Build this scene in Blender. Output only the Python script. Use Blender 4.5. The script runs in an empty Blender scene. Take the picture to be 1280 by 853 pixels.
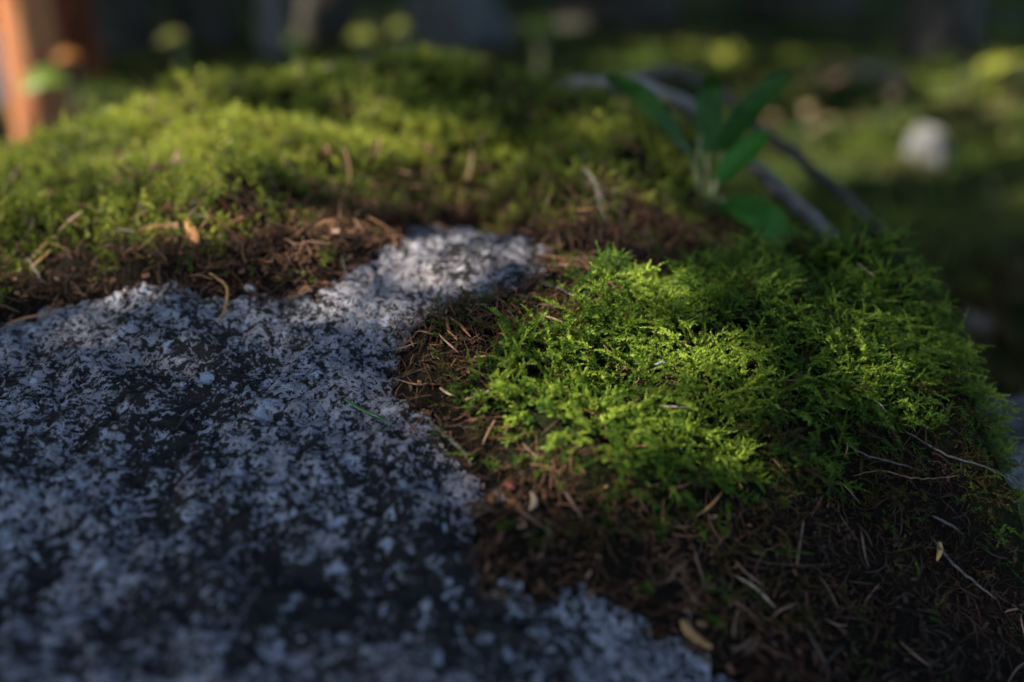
import bpy, math, random
import numpy as np
from mathutils import Vector, Matrix

R = math.radians
rng = np.random.default_rng(11)
random.seed(5)
sc = bpy.context.scene
col = sc.collection

# ---------------------------------------------------------------- camera, sky, sun, exposure
CZ = 0.75                      # camera height above the datum, metres
PITCH = R(22)
cam_d = bpy.data.cameras.new("camera")
cam = bpy.data.objects.new("camera", cam_d); col.objects.link(cam)
cam.location = (0, 0, CZ); cam.rotation_euler = (R(90) - PITCH, 0, 0)
cam_d.lens = 35; cam_d.sensor_width = 36; cam_d.clip_start = 0.01; cam_d.clip_end = 500
cam_d.dof.use_dof = True; cam_d.dof.focus_distance = 0.422; cam_d.dof.aperture_fstop = 2.5
cam_d.dof.aperture_blades = 9
sc.camera = cam

SUN = Vector((-0.70, -0.17, 0.69)).normalized()          # towards the sun
w = bpy.data.worlds.new("World"); sc.world = w; w.use_nodes = True
nt = w.node_tree; bg = nt.nodes["Background"]
sky = nt.nodes.new("ShaderNodeTexSky"); sky.sky_type = 'NISHITA'; sky.sun_disc = False
sky.sun_elevation = math.asin(SUN.z); sky.sun_rotation = math.atan2(SUN.x, SUN.y)
nt.links.new(sky.outputs[0], bg.inputs[0]); bg.inputs[1].default_value = 0.088
sl = bpy.data.lights.new("sun", 'SUN'); sl.energy = 5.0; sl.angle = R(0.53); sl.color = (1, .93, .80)
so = bpy.data.objects.new("sun", sl); col.objects.link(so)
so.rotation_euler = SUN.to_track_quat('Z', 'Y').to_euler(); so.location = (0, 0, 8)
sc.view_settings.view_transform = 'Standard'; sc.view_settings.look = 'None'
sc.view_settings.gamma = 1; sc.view_settings.exposure = 1.6
sc.cycles.use_denoising = True
sc.cycles.max_bounces = 6; sc.cycles.transparent_max_bounces = 4

# ---------------------------------------------------------------- numpy helpers
S_np = np.array(SUN)
CP, SP = math.cos(PITCH), math.sin(PITCH)
FPX = 1280 * 35 / 36

def ray(px, py):
    a = (np.asarray(px, float) - 640) / FPX; b = (np.asarray(py, float) - 426.5) / FPX
    return np.stack([a, CP - b * SP, -(SP + b * CP)], -1)

def at(px, py, d):
    return ray(px, py) * np.asarray(d, float)[..., None] + np.array([0, 0, CZ])

def pix(P):
    P = np.asarray(P, float); x = P[..., 0]; y = P[..., 1]; z = P[..., 2] - CZ
    d = y * CP - z * SP; dn = -(y * SP + z * CP)
    d = np.where(np.abs(d) < 1e-6, 1e-6, d)
    return 640 + FPX * x / d, 426.5 + FPX * dn / d, d

def _h(i, j, s):
    n = (i.astype(np.int64) * 374761393 + j.astype(np.int64) * 668265263 + s * 974634777) & 0x7fffffff
    n = ((n ^ (n >> 13)) * 1274126177) & 0x7fffffff
    n = (n ^ (n >> 16)) & 0xffffff
    return n / float(0xffffff)

def vn(x, y, s=0):
    xi = np.floor(x); yi = np.floor(y); fx = x - xi; fy = y - yi
    fx = fx * fx * fx * (fx * (fx * 6 - 15) + 10); fy = fy * fy * fy * (fy * (fy * 6 - 15) + 10)
    a = _h(xi, yi, s); b = _h(xi + 1, yi, s); c = _h(xi, yi + 1, s); d = _h(xi + 1, yi + 1, s)
    return (a * (1 - fx) + b * fx) * (1 - fy) + (c * (1 - fx) + d * fx) * fy

def fbm(x, y, f, o=4, s=0):
    r = 0; a = 1; t = 0
    for k in range(o):
        ca, sa = math.cos(.7 * k + .3), math.sin(.7 * k + .3)
        r = r + a * vn((x * ca - y * sa) * f + 17.3 * k, (x * sa + y * ca) * f + 5.1 * k, s + k); t += a; a *= .5; f *= 2.03
    return r / t - .5

def sstep(a, b, x):
    t = np.clip((x - a) / (b - a), 0, 1); return t * t * (3 - 2 * t)

def sdf(poly, x, y):
    """signed distance to a polygon, positive inside"""
    poly = np.asarray(poly, float); x = np.asarray(x, float); y = np.asarray(y, float)
    best = np.full(x.shape, 1e9); inside = np.zeros(x.shape, bool)
    n = len(poly)
    for i in range(n):
        ax, ay = poly[i]; bx, by = poly[(i + 1) % n]
        ex, ey = bx - ax, by - ay; l = ex * ex + ey * ey + 1e-12
        t = np.clip(((x - ax) * ex + (y - ay) * ey) / l, 0, 1)
        d = np.hypot(x - ax - t * ex, y - ay - t * ey); best = np.minimum(best, d)
        c = ((ay > y) != (by > y)) & (x < (bx - ax) * (y - ay) / (by - ay + 1e-12) + ax)
        inside ^= c
    return np.where(inside, best, -best)

# ---------------------------------------------------------------- shape of the boulder
ctl = [(0,853,.270),(320,853,.272),(640,853,.288),(900,853,.318),(1100,853,.365),(1280,853,.400),
       (0,640,.345),(320,640,.345),(560,640,.352),(760,640,.372),(900,650,.392),(1050,640,.418),(1200,700,.415),
       (0,480,.43),(230,450,.445),(470,500,.405),(600,520,.40),
       (0,385,.50),(200,365,.505),(400,370,.50),(560,290,.60),(640,310,.565),(680,345,.515),(480,330,.54),
       (740,500,.415),(850,470,.425),(1000,480,.435),(960,400,.475),(1000,330,.56),(1100,300,.60),(1180,400,.525),(1230,520,.465),
       (1150,600,.44),(760,380,.48),(830,320,.56),(760,270,.63),(640,260,.68),
       (900,255,.69),(850,190,.80),(750,130,.95),(650,92,1.05),(500,72,1.10),(300,100,1.02),(80,190,.86),(0,222,.82),
       (100,260,.66),(300,220,.72),(500,200,.76),(650,190,.80),(300,140,.88),(500,130,.92)]
ctl = np.array(ctl)
def cd(d):
    d = np.asarray(d, float); return .42 * (d / .42) ** np.where(d > .42, .72, .78)
CW = at(ctl[:, 0], ctl[:, 1], cd(ctl[:, 2]))
# the points were read off the moss surface: the stone lies a moss cushion lower
_mA = (ctl[:, 1] < 270) ; _mB = (ctl[:, 0] > 700) & (ctl[:, 1] >= 290) & (ctl[:, 1] < 560)
CW[:, 2] -= np.where(_mA, .020 + .014 * sstep(.7, 1.05, ctl[:, 2]), 0) + np.where(_mB, .018 + .012 * ((ctl[:, 1] <= 330) & (ctl[:, 0] > 810)), 0)
CW[:, 2] -= .012 * ((ctl[:, 0] > 840) & (ctl[:, 0] < 1000) & (ctl[:, 1] == 255))
extra = np.array([(-.9, .65, .60), (-.9, .35, .57), (-.8, 0, .50), (-.3, 0, .54), (.1, 0, .53), (.25, .1, .47), (.0, -.3, .45), (-.5, -.4, .42),
                  (-.3, 1.05, .63), (.1, .98, .58), (.3, .70, .52), (.33, .50, .50), (.32, .33, .42)])
CW = np.vstack([CW, extra])

def _U(r2):
    return np.where(r2 > 0, r2 * np.log(r2 + 1e-12), 0)
_n = len(CW)
K = _U((CW[:, None, 0] - CW[None, :, 0]) ** 2 + (CW[:, None, 1] - CW[None, :, 1]) ** 2) + np.eye(_n) * 2e-4
Pm = np.c_[np.ones(_n), CW[:, :2]]
A = np.zeros((_n + 3, _n + 3)); A[:_n, :_n] = K; A[:_n, _n:] = Pm; A[_n:, :_n] = Pm.T
sol = np.linalg.solve(A, np.r_[CW[:, 2], 0, 0, 0])

crest = [tuple(p[:2]) for p in (lambda q: at(q[0], q[1], cd(q[2])))(np.array([(0,172,.82),(80,165,.86),(300,94,1.02),(500,72,1.10),(650,92,1.05),(750,130,.95),(850,190,.80),
         (900,255,.72),(1080,306,.60),(1135,400,.525),(1185,520,.465),(1250,640,.44)], float).T)]
crest = [(-.95, .60)] + crest + [(.225, .25), (.2, .05), (.05, -.3), (-.4, -.45), (-.9, -.3), (-1.1, .2)]

def rock_raw(x, y):
    x = np.asarray(x, float); y = np.asarray(y, float)
    z = sol[_n] + sol[_n + 1] * x + sol[_n + 2] * y
    for i in range(_n):
        z = z + sol[i] * _U((x - CW[i, 0]) ** 2 + (y - CW[i, 1]) ** 2)
    d = np.maximum(-sdf(crest, x, y) - .004, 0)
    z = np.clip(z, .3, .70) - 2.4 * d - 6 * d * d / (1 + 6 * d)
    z = z + .012 * fbm(x, y, 14, 3, 3) + .007 * fbm(x, y, 55, 3, 9)
    return np.maximum(z, -.3)

GX = np.arange(-1.9, 1.3, .004); GY = np.arange(-1.1, 2.1, .004)
_gx, _gy = np.meshgrid(GX, GY, indexing='ij')
G_rock = rock_raw(_gx, _gy)

def bil(G, x, y):
    u = np.clip((np.asarray(x, float) - GX[0]) / .004, 0, len(GX) - 1.001); v = np.clip((np.asarray(y, float) - GY[0]) / .004, 0, len(GY) - 1.001)
    i = u.astype(int); j = v.astype(int); fx = u - i; fy = v - j
    return (G[i, j] * (1 - fx) + G[i + 1, j] * fx) * (1 - fy) + (G[i, j + 1] * (1 - fx) + G[i + 1, j + 1] * fx) * fy

# forest floor
def ground_h(x, y):
    x = np.asarray(x, float); y = np.asarray(y, float)
    r = np.hypot(x, y)
    z = .22 + .20 * fbm(x, y, .9, 3, 40) + .05 * fbm(x, y, 5, 3, 41)
    z = z + .10 * np.exp(-((x - .78) ** 2 / .10 + (y - 1.25) ** 2 / .12))            # moss mound beside the boulder
    z = z + .16 * np.exp(-((x - 1.35) ** 2 / .25 + (y - 2.9) ** 2 / .10))
    z = z + .9 * sstep(5, 16, r) + 1.5 * sstep(14, 50, r)
    return z

def march(G, px, py, ground=False, d0=.2, d1=1.6):
    px = np.atleast_1d(np.asarray(px, float)); py = np.atleast_1d(np.asarray(py, float))
    r = ray(px, py); out = np.full(px.shape, np.nan)
    for d in (np.geomspace(.8, 40, 3000) if ground else np.linspace(d0, d1, 1800)):
        P = r * d; z = ground_h(P[..., 0], P[..., 1]) if ground else bil(G, P[..., 0], P[..., 1])
        hit = (P[..., 2] + CZ <= z) & np.isnan(out)
        out[hit] = d
        if not np.isnan(out).any(): break
    out = np.where(np.isnan(out), d1, out)
    return r * out[..., None] + np.array([0, 0, CZ])

def wpoly(pts):
    res = []
    pts = [p if len(p) == 2 or p[0] == 'w' else ('w', *at(np.array(p[0]), np.array(p[1]), cd(p[2]))[:2]) for p in pts]
    pp = [p for p in pts if len(p) == 2]
    H = march(G_rock, [p[0] for p in pp], [p[1] for p in pp]); k = 0
    for p in pts:
        if len(p) == 2: res.append(tuple(H[k][:2])); k += 1
        else: res.append((p[1], p[2]))
    return res
W_ = lambda x, y: ('w', x, y)

ROCK = wpoly([(0,405),(60,392),(130,380),(200,366),(270,372),(330,385),(400,372),(440,346),(478,312),(510,292),(560,284),(620,291),(668,315),(690,345),
              (650,368),(590,378),(540,396),(500,414),(482,440),(500,490),(520,530),(556,572),(598,618),(604,650),(588,690),(622,730),(700,742),(760,752),
              (810,782),(860,812),(925,853), W_(.02, .1), W_(-.1, -.5), W_(-.8, -.5), W_(-1.2, .1), W_(-.9, .44), W_(-.5, .44)])
MOSSB = wpoly([(640,448),(672,418),(700,388),(745,362),(800,348,.52),(850,332,.56),(925,316,.60),(1000,300,.62),(1090,302,.61), W_(.29, .54), W_(.34, .46), W_(.34, .38), W_(.27, .33),
               (1225,610),(1150,600),(1070,640),(1000,680),(920,684),(860,694),(800,690),(745,662),(692,628),(640,594),(596,556),(572,516),(594,490),(630,464)])
MOSSC = wpoly([(1180,640),(1230,610), W_(.30, .33), W_(.33, .22),(1279,760),(1225,720)])
MOSSD = wpoly([(548,400),(562,392),(578,440),(572,470),(556,462)])
MOSSA = wpoly([(0,375),(100,350),(180,330),(260,322),(330,318),(400,300),(450,285),(520,272),(600,276),(680,292),(740,300,.60),(800,290,.63),(850,262,.68),(905,250,.74)]) + \
        [(.25, .72), (.25, 1.5), (-1.5, 1.5), (-1.6, .6), (-.8, .5)]

def masks(x, y):
    nz = .010 * fbm(x, y, 45, 4, 21) + .012 * fbm(x, y, 170, 2, 31)
    return dict(rock=sdf(ROCK, x, y) + nz * 1.4, A=sdf(MOSSA, x, y) + 2.2 * nz, B=sdf(MOSSB, x, y) + 1.2 * nz,
                C=sdf(MOSSC, x, y) + nz, D=sdf(MOSSD, x, y) + nz * .3)

M_ = masks(_gx, _gy)
_soil = np.clip(-M_['rock'], -1, 1)
_lump = fbm(_gx, _gy, 38, 3, 55)
_t = -.0025 + .0105 * sstep(-.001, .012, _soil) + .012 * sstep(.004, .05, _soil) * (.4 + _lump) \
     + .010 * sstep(-.004, .02, M_['B']) * (.9 + 2.0 * fbm(_gx, _gy, 36, 2, 77)) + .016 * sstep(0, .05, M_['A']) * (.8 + 2.4 * fbm(_gx, _gy, 27, 3, 78)) \
     + .006 * sstep(0, .015, M_['C'])
_t = np.where(_soil > -.004, _t, -.004)
G_top = np.maximum(G_rock, G_rock + _t)

def nrm(G, x, y, e=.006):
    gx = (bil(G, x + e, y) - bil(G, x - e, y)) / (2 * e); gy = (bil(G, x, y + e) - bil(G, x, y - e)) / (2 * e)
    n = np.stack([-gx, -gy, np.ones_like(gx)], -1)
    return n / np.linalg.norm(n, axis=-1, keepdims=True)

# ---------------------------------------------------------------- mesh helpers
def mesh_np(name, V, F, mat, attrs=None, smooth=False, parent=None):
    """V (n,3), F (m,k) with equal-sided faces"""
    V = np.asarray(V, np.float32); F = np.asarray(F, np.int32)
    me = bpy.data.meshes.new(name); k = F.shape[1]
    me.vertices.add(len(V)); me.vertices.foreach_set('co', V.ravel())
    me.loops.add(F.size); me.loops.foreach_set('vertex_index', F.ravel())
    me.polygons.add(len(F)); me.polygons.foreach_set('loop_start', np.arange(0, F.size, k, dtype=np.int32))
    me.polygons.foreach_set('loop_total', np.full(len(F), k, np.int32))
    if smooth: me.polygons.foreach_set('use_smooth', np.ones(len(F), bool))
    for a, v in (attrs or {}).items():
        at_ = me.attributes.new(a, 'FLOAT', 'POINT'); at_.data.foreach_set('value', np.asarray(v, np.float32))
    me.update(calc_edges=True); me.validate()
    me.materials.append(mat)
    o = bpy.data.objects.new(name, me); col.objects.link(o)
    if parent: o.parent = parent
    return o

def tag(o, label=None, cat=None, group=None, kind=None):
    if label: o['label'] = label
    if cat: o['category'] = cat
    if group: o['group'] = group
    if kind: o['kind'] = kind
    return o

def empty(name, loc):
    o = bpy.data.objects.new(name, None); col.objects.link(o); o.location = loc; o.empty_display_size = .05
    return o

def recenter(o, c):
    """move the origin of a mesh object to the world point c"""
    c = Vector(c); o.data.transform(Matrix.Translation(-c)); o.location = c

def tubegeo(path, rad, n=6, flat=1.0, cap=True):
    path = np.asarray(path, float); m = len(path); rad = np.broadcast_to(rad, (m,))
    t = np.gradient(path, axis=0); t /= np.linalg.norm(t, axis=1, keepdims=True) + 1e-12
    up = np.array([0, 0, 1.]) if abs(t[0][2]) < .9 else np.array([1., 0, 0])
    V = []
    for i in range(m):
        s = np.cross(t[i], up); s /= np.linalg.norm(s) + 1e-12; u = np.cross(s, t[i]); up = u
        for k in range(n):
            a = 2 * math.pi * k / n
            V.append(path[i] + rad[i] * (math.cos(a) * s + flat * math.sin(a) * u))
    F = []
    for i in range(m - 1):
        for k in range(n):
            F.append((i * n + k, i * n + (k + 1) % n, (i + 1) * n + (k + 1) % n, (i + 1) * n + k))
    if cap:
        V.append(path[0]); a = len(V) - 1; V.append(path[-1]); b = len(V) - 1
        for k in range(n):
            F.append((a, (k + 1) % n, k, k)); F.append((b, (m - 1) * n + k, (m - 1) * n + (k + 1) % n, (m - 1) * n + (k + 1) % n))
    return np.array(V), F

def pymesh(name, V, F, mat, smooth=True, parent=None):
    F = [tuple(dict.fromkeys(f)) for f in F]
    me = bpy.data.meshes.new(name); me.from_pydata([tuple(v) for v in V], [], F); me.update()
    if smooth: me.polygons.foreach_set('use_smooth', np.ones(len(F), bool))
    me.materials.append(mat)
    o = bpy.data.objects.new(name, me); col.objects.link(o)
    if parent: o.parent = parent
    return o

def spline(pts, n=16):
    P = np.asarray(pts, float)
    if len(P) == 2: return P[0] + (P[1] - P[0]) * np.linspace(0, 1, n)[:, None]
    s = np.r_[0, np.cumsum(np.linalg.norm(np.diff(P, axis=0), axis=1))]; s /= s[-1]
    Q = np.vstack([2 * P[0] - P[1], P, 2 * P[-1] - P[-2]]); out = []
    for u in np.linspace(0, 1, n):
        i = min(np.searchsorted(s, u, 'right') - 1, len(P) - 2); t = (u - s[i]) / (s[i + 1] - s[i])
        a, b, c, d = Q[i], Q[i + 1], Q[i + 2], Q[i + 3]
        out.append(.5 * (2 * b + (c - a) * t + (2 * a - 5 * b + 4 * c - d) * t * t + (3 * b - a - 3 * c + d) * t ** 3))
    return np.array(out)

# ---------------------------------------------------------------- materials
class NB:
    def __init__(s, name):
        s.m = bpy.data.materials.new(name); s.m.use_nodes = True; s.t = s.m.node_tree; s.b = s.t.nodes['Principled BSDF']
        s.out = s.t.nodes['Material Output']
    def n(s, typ, **kw):
        x = s.t.nodes.new(typ)
        for k, v in kw.items():
            if k in x.inputs.keys(): x.inputs[k].default_value = v
            else: setattr(x, k, v)
        return x
    def l(s, a, b): s.t.links.new(a, b)
    def coord(s): return s.n('ShaderNodeNewGeometry').outputs['Position']
    def noise(s, scale, detail=4, rough=.55, vec=None, dist=0):
        x = s.n('ShaderNodeTexNoise'); x.inputs['Scale'].default_value = scale; x.inputs['Detail'].default_value = detail
        x.inputs['Roughness'].default_value = rough; x.inputs['Distortion'].default_value = dist
        s.l(vec or s.coord(), x.inputs['Vector']); return x.outputs['Fac']
    def ramp(s, fac, stops, interp='LINEAR'):
        x = s.n('ShaderNodeValToRGB'); x.color_ramp.interpolation = interp; e = x.color_ramp.elements
        while len(e) < len(stops): e.new(.5)
        for i, (p, c) in enumerate(stops):
            e[i].position = p; e[i].color = (c, c, c, 1) if isinstance(c, (int, float)) else (*c, 1)
        s.l(fac, x.inputs[0]); return x.outputs[0]
    def mix(s, fac, a, b, blend='MIX'):
        x = s.n('ShaderNodeMix'); x.data_type = 'RGBA'; x.blend_type = blend
        for v, k in ((fac, 0), (a, 6), (b, 7)):
            if isinstance(v, (int, float)): x.inputs[k].default_value = v
            elif isinstance(v, tuple): x.inputs[k].default_value = (*v, 1)
            else: s.l(v, x.inputs[k])
        return x.outputs[2]
    def math(s, op, a, b=0.0):
        x = s.n('ShaderNodeMath'); x.operation = op
        for i, v in enumerate((a, b)):
            if isinstance(v, (int, float)): x.inputs[i].default_value = v
            else: s.l(v, x.inputs[i])
        return x.outputs[0]
    def attr(s, name):
        x = s.n('ShaderNodeAttribute'); x.attribute_name = name; return x.outputs['Fac']
    def bump(s, h, strength=.5, dist=.001):
        x = s.n('ShaderNodeBump'); x.inputs['Strength'].default_value = strength; x.inputs['Distance'].default_value = dist
        s.l(h, x.inputs['Height']); s.l(x.outputs[0], s.b.inputs['Normal'])
    def fin(s, colr, rough=.7, spec=.4):
        if isinstance(colr, tuple): s.b.inputs['Base Color'].default_value = (*colr, 1)
        else: s.l(colr, s.b.inputs['Base Color'])
        s.b.inputs['Roughness'].default_value = rough; s.b.inputs['Specular IOR Level'].default_value = spec
        return s.m
    def translucent(s, colr, f=.35):
        tr = s.n('ShaderNodeBsdfTranslucent'); mx = s.n('ShaderNodeMixShader'); mx.inputs[0].default_value = f
        if isinstance(colr, tuple): tr.inputs[0].default_value = (*colr, 1)
        else: s.l(colr, tr.inputs[0])
        s.l(s.b.outputs[0], mx.inputs[1]); s.l(tr.outputs[0], mx.inputs[2]); s.l(mx.outputs[0], s.out.inputs[0])

def granite():
    b = NB('granite')
    pos = b.coord()
    big = b.noise(11, 4, .6)
    mid = b.noise(60, 4, .6)
    # feldspar / quartz ground: pinkish, white and blue-grey grains
    v = b.n('ShaderNodeTexVoronoi'); v.inputs['Scale'].default_value = 330; b.l(pos, v.inputs['Vector'])
    grain = b.ramp(v.outputs['Color'], [(0, (.08, .08, .09)), (.35, (.20, .20, .225)), (.7, (.34, .335, .38)), (1, (.56, .565, .64))])
    base = b.mix(b.ramp(mid, [(.35, 0), (.62, 1)]), grain, (.30, .285, .31))
    base = b.mix(b.ramp(big, [(.47, 0), (.68, .6)]), base, (.33, .26, .245))
    # dark mica and black lichen specks whose density changes from place to place
    n1 = b.noise(400, 5, .62, dist=.5)
    n2 = b.noise(150, 6, .68, dist=.7)
    st = b.attr('stain')
    d1 = b.math('ADD', b.math('MULTIPLY', n1, .52), b.math('MULTIPLY', n2, .48))
    thr = b.math('ADD', d1, b.math('MULTIPLY', st, -.62))
    dark = b.ramp(thr, [(.462, 1), (.480, .8), (.494, .15), (.53, 0)])
    dark = b.math('MAXIMUM', dark, b.ramp(b.noise(520, 4, .6, dist=.4), [(.40, 1), (.43, 0)]))
    base = b.mix(dark, base, b.mix(mid, (.013, .013, .013), (.036, .034, .032)))
    # pale crust of lichen
    n3 = b.noise(150, 5, .6, dist=.8)
    base = b.mix(b.ramp(n3, [(.60, 0), (.66, .8)]), base, (.40, .43, .51))
    b.bump(b.math('ADD', b.math('ADD', n1, n2), b.math('MULTIPLY', n3, .6)), .9, .0022)
    return b.fin(base, .8, .12)

def soil():
    b = NB('humus')
    n1 = b.noise(500, 6, .7); n2 = b.noise(70, 4, .6)
    c = b.ramp(n1, [(.3, (.005, .004, .003)), (.5, (.014, .010, .007)), (.7, (.045, .026, .017))])
    c = b.mix(b.ramp(n2, [(.4, 0), (.7, .6)]), c, (.012, .011, .009))
    c = b.mix(b.attr('moss'), c, b.ramp(n1, [(.3, (.004, .006, .003)), (.5, (.012, .016, .005)), (.7, (.04, .035, .014))]))
    b.bump(n1, 1, .003)
    return b.fin(c, .9, .05)

def moss_mat(name, young, mid, old):
    """colour per shoot (tint) and along it (age: the older foot of a shoot is brown)"""
    b = NB(name)
    c = b.ramp(b.attr('tint'), [(0, (.10, .065, .022)), (.12, old), (.45, mid), (1, young)])
    c = b.mix(b.ramp(b.attr('age'), [(0, .7), (.35, 0)]), c, (.055, .04, .018))
    c = b.mix(b.ramp(b.noise(900, 2, .5), [(.3, .25), (.7, 0)]), c, (.02, .02, .008))
    m = b.fin(c, .45, .28)
    b.translucent(b.mix(.25, c, (.25, .35, .03)), .36)
    return m

def litter_mat():
    b = NB('dead_needles')
    c = b.ramp(b.attr('tint'), [(0, (.022, .013, .009)), (.3, (.075, .034, .019)), (.55, (.16, .070, .034)), (.75, (.25, .125, .06)), (.9, (.24, .14, .08)), (1, (.26, .21, .17))])
    c = b.mix(b.ramp(b.noise(1200, 3, .6), [(.35, .45), (.65, 0)]), c, (.02, .015, .01))
    return b.fin(c, .55, .18)

def simple(name, c1, c2, scale=200, rough=.55, spec=.4, bump=0, detail=4):
    b = NB(name); n = b.noise(scale, detail, .6)
    c = b.ramp(n, [(.3, c1), (.7, c2)])
    if bump: b.bump(n, .8, bump)
    return b.fin(c, rough, spec)

def leaf_mat(name, c1, c2, tr=.3, scale=120, rough=.4):
    b = NB(name); n = b.noise(scale, 4, .6); c = b.ramp(n, [(.3, c1), (.7, c2)])
    b.bump(n, .3, .0008); m = b.fin(c, rough + .1, .2); b.translucent(c, tr); return m

def bark(name, c1, c2, c3):
    b = NB(name)
    tc = b.n('ShaderNodeTexCoord'); mp = b.n('ShaderNodeMapping'); mp.inputs['Scale'].default_value = (1, 1, .28)
    b.l(tc.outputs['Object'], mp.inputs[0])
    n = b.noise(26, 6, .65, vec=mp.outputs[0], dist=1.2); n2 = b.noise(6, 3, .5)
    c = b.ramp(n, [(.3, c1), (.5, c2), (.68, c3)])
    c = b.mix(b.ramp(n2, [(.4, 0), (.7, .5)]), c, c1)
    b.bump(n, 1, .02)
    return b.fin(c, .9, .05)

M_granite = granite(); M_soil = soil(); M_litter = litter_mat()
M_mossB = moss_mat('feather_moss', (.35, .45, .055), (.12, .215, .02), (.030, .090, .016))
M_mossA = moss_mat('cushion_moss', (.44, .45, .06), (.15, .205, .02), (.055, .075, .018))
M_needle = {
 'orange': simple('orange_brown_needle', (.30, .125, .045), (.46, .23, .10), 500, .45, .5),
 'tan': simple('tan_needle', (.30, .20, .12), (.50, .38, .25), 500, .45, .5),
 'brown': simple('brown_needle', (.11, .055, .032), (.23, .12, .07), 500, .5, .45),
 'bark': simple('dull_needle', (.06, .035, .022), (.14, .08, .05), 500, .5, .4),
 'grey': simple('grey_wood', (.05, .041, .034), (.14, .118, .10), 400, .7, .3, .0006),
 'red': simple('red_bud_scale', (.16, .03, .02), (.24, .055, .04), 500, .4, .5),
 'green': simple('fresh_green_needle', (.03, .12, .035), (.08, .20, .07), 300, .35, .5),
 'dark': simple('black_twig', (.012, .011, .010), (.04, .035, .03), 300, .7, .3),
 'amber': simple('amber_bark', (.30, .15, .05), (.50, .30, .12), 300, .6, .3, .0006),
 'pale': simple('pale_lichen_twig', (.35, .34, .33), (.6, .58, .57), 300, .7, .3, .0006),
}

# ---------------------------------------------------------------- boulder mesh
def tgrid(segs):
    out = []
    for a, b_, s in segs: out.append(np.arange(a, b_ - s * .3, s))
    out.append([segs[-1][1]]); return np.concatenate(out)

def quads(nx, ny):
    i, j = np.meshgrid(np.arange(nx - 1), np.arange(ny - 1), indexing='ij')
    a = (i * ny + j).ravel(); return np.stack([a, a + ny, a + ny + 1, a + 1], -1)

xs = tgrid([(-1.6, -.38, .01), (-.38, .26, .0016), (.26, .95, .008)]); ys = tgrid([(-.95, .16, .012), (.16, .64, .0016), (.64, 1.8, .008)])
X, Y = np.meshgrid(xs, ys, indexing='ij')
Z = bil(G_rock, X, Y)
fine = sstep(-.5, -.36, X) * (1 - sstep(.26, .4, X)) * sstep(.05, .17, Y) * (1 - sstep(.63, .8, Y))
Z = Z + fine * (.0055 * fbm(X, Y, 150, 3, 61) - .0018 * sstep(.08, .2, fbm(X, Y, 330, 2, 66)))
# stains: black lichen patches with shapes of their own
stain = .10 * fbm(X, Y, 18, 3, 71) + .16 * fbm(X, Y, 80, 3, 72)
for px, py, r, a in [(235,450,.022,.20),(250,490,.018,.14),(300,470,.015,.10),(210,620,.020,.16),(330,700,.022,.20),(150,800,.018,.12),(480,740,.030,.16),(130,520,.012,.1),(60,700,.02,.12),
                     (560,720,.025,.17),(620,800,.016,.14),(470,600,.012,.08),(390,560,.010,.08),(700,830,.012,.12),(30,560,.02,.08),(380,790,.02,.14),
                     (570,315,.034,-.02),(500,330,.022,-.03),(440,370,.020,-.05),(460,480,.014,-.04),(560,620,.012,-.07),(300,600,.02,-.08),(90,640,.02,-.06),(410,660,.015,-.08),(860,840,.015,-.12),(770,800,.015,-.08)]:
    c = march(G_rock, px, py)[0]
    q = ((X - c[0]) / r) ** 2 + ((Y - c[1]) / (r * 1.1)) ** 2
    stain = stain + .52 * a * np.exp(-q * (1 + 1.5 * fbm(X, Y, 60, 2, 90)))
boulder = mesh_np('boulder', np.stack([X, Y, Z], -1).reshape(-1, 3), quads(len(xs), len(ys)), M_granite, {'stain': stain.ravel()}, smooth=True)
tag(boulder, 'large speckled grey granite boulder carrying moss and needle litter', 'boulder')

# humus layer on the boulder
xs2 = tgrid([(-1.5, -.42, .012), (-.42, .34, .0026), (.34, .9, .008)]); ys2 = tgrid([(-.9, .2, .012), (.2, .75, .0026), (.75, 1.75, .008)])
X, Y = np.meshgrid(xs2, ys2, indexing='ij')
rk = bil(G_rock, X, Y); tp = bil(G_top, X, Y); so_ = sdf(ROCK, X, Y)
mk = masks(X, Y)
Z = np.where(mk['rock'] > .004, rk - .006, rk + bil(_t, X, Y)) + .0035 * fbm(X, Y, 220, 3, 101) * sstep(-.002, -.012, mk['rock'])
Q = quads(len(xs2), len(ys2)); keep = (mk['rock'].ravel()[Q] < .006).any(1)
Q = Q[keep]; used, inv = np.unique(Q, return_inverse=True); Q = inv.reshape(-1, 4)
mossy = np.clip(np.maximum.reduce([sstep(-.004, .012, mk['A']), sstep(-.004, .008, mk['B']), sstep(0, .01, mk['C'])]), 0, 1)
humus = mesh_np('humus', np.stack([X, Y, Z], -1).reshape(-1, 3)[used], Q, M_soil, {'moss': mossy.ravel()[used]}, smooth=True)
tag(humus, 'dark brown humus layer over the boulder under moss and litter', 'humus', kind='stuff')

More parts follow.
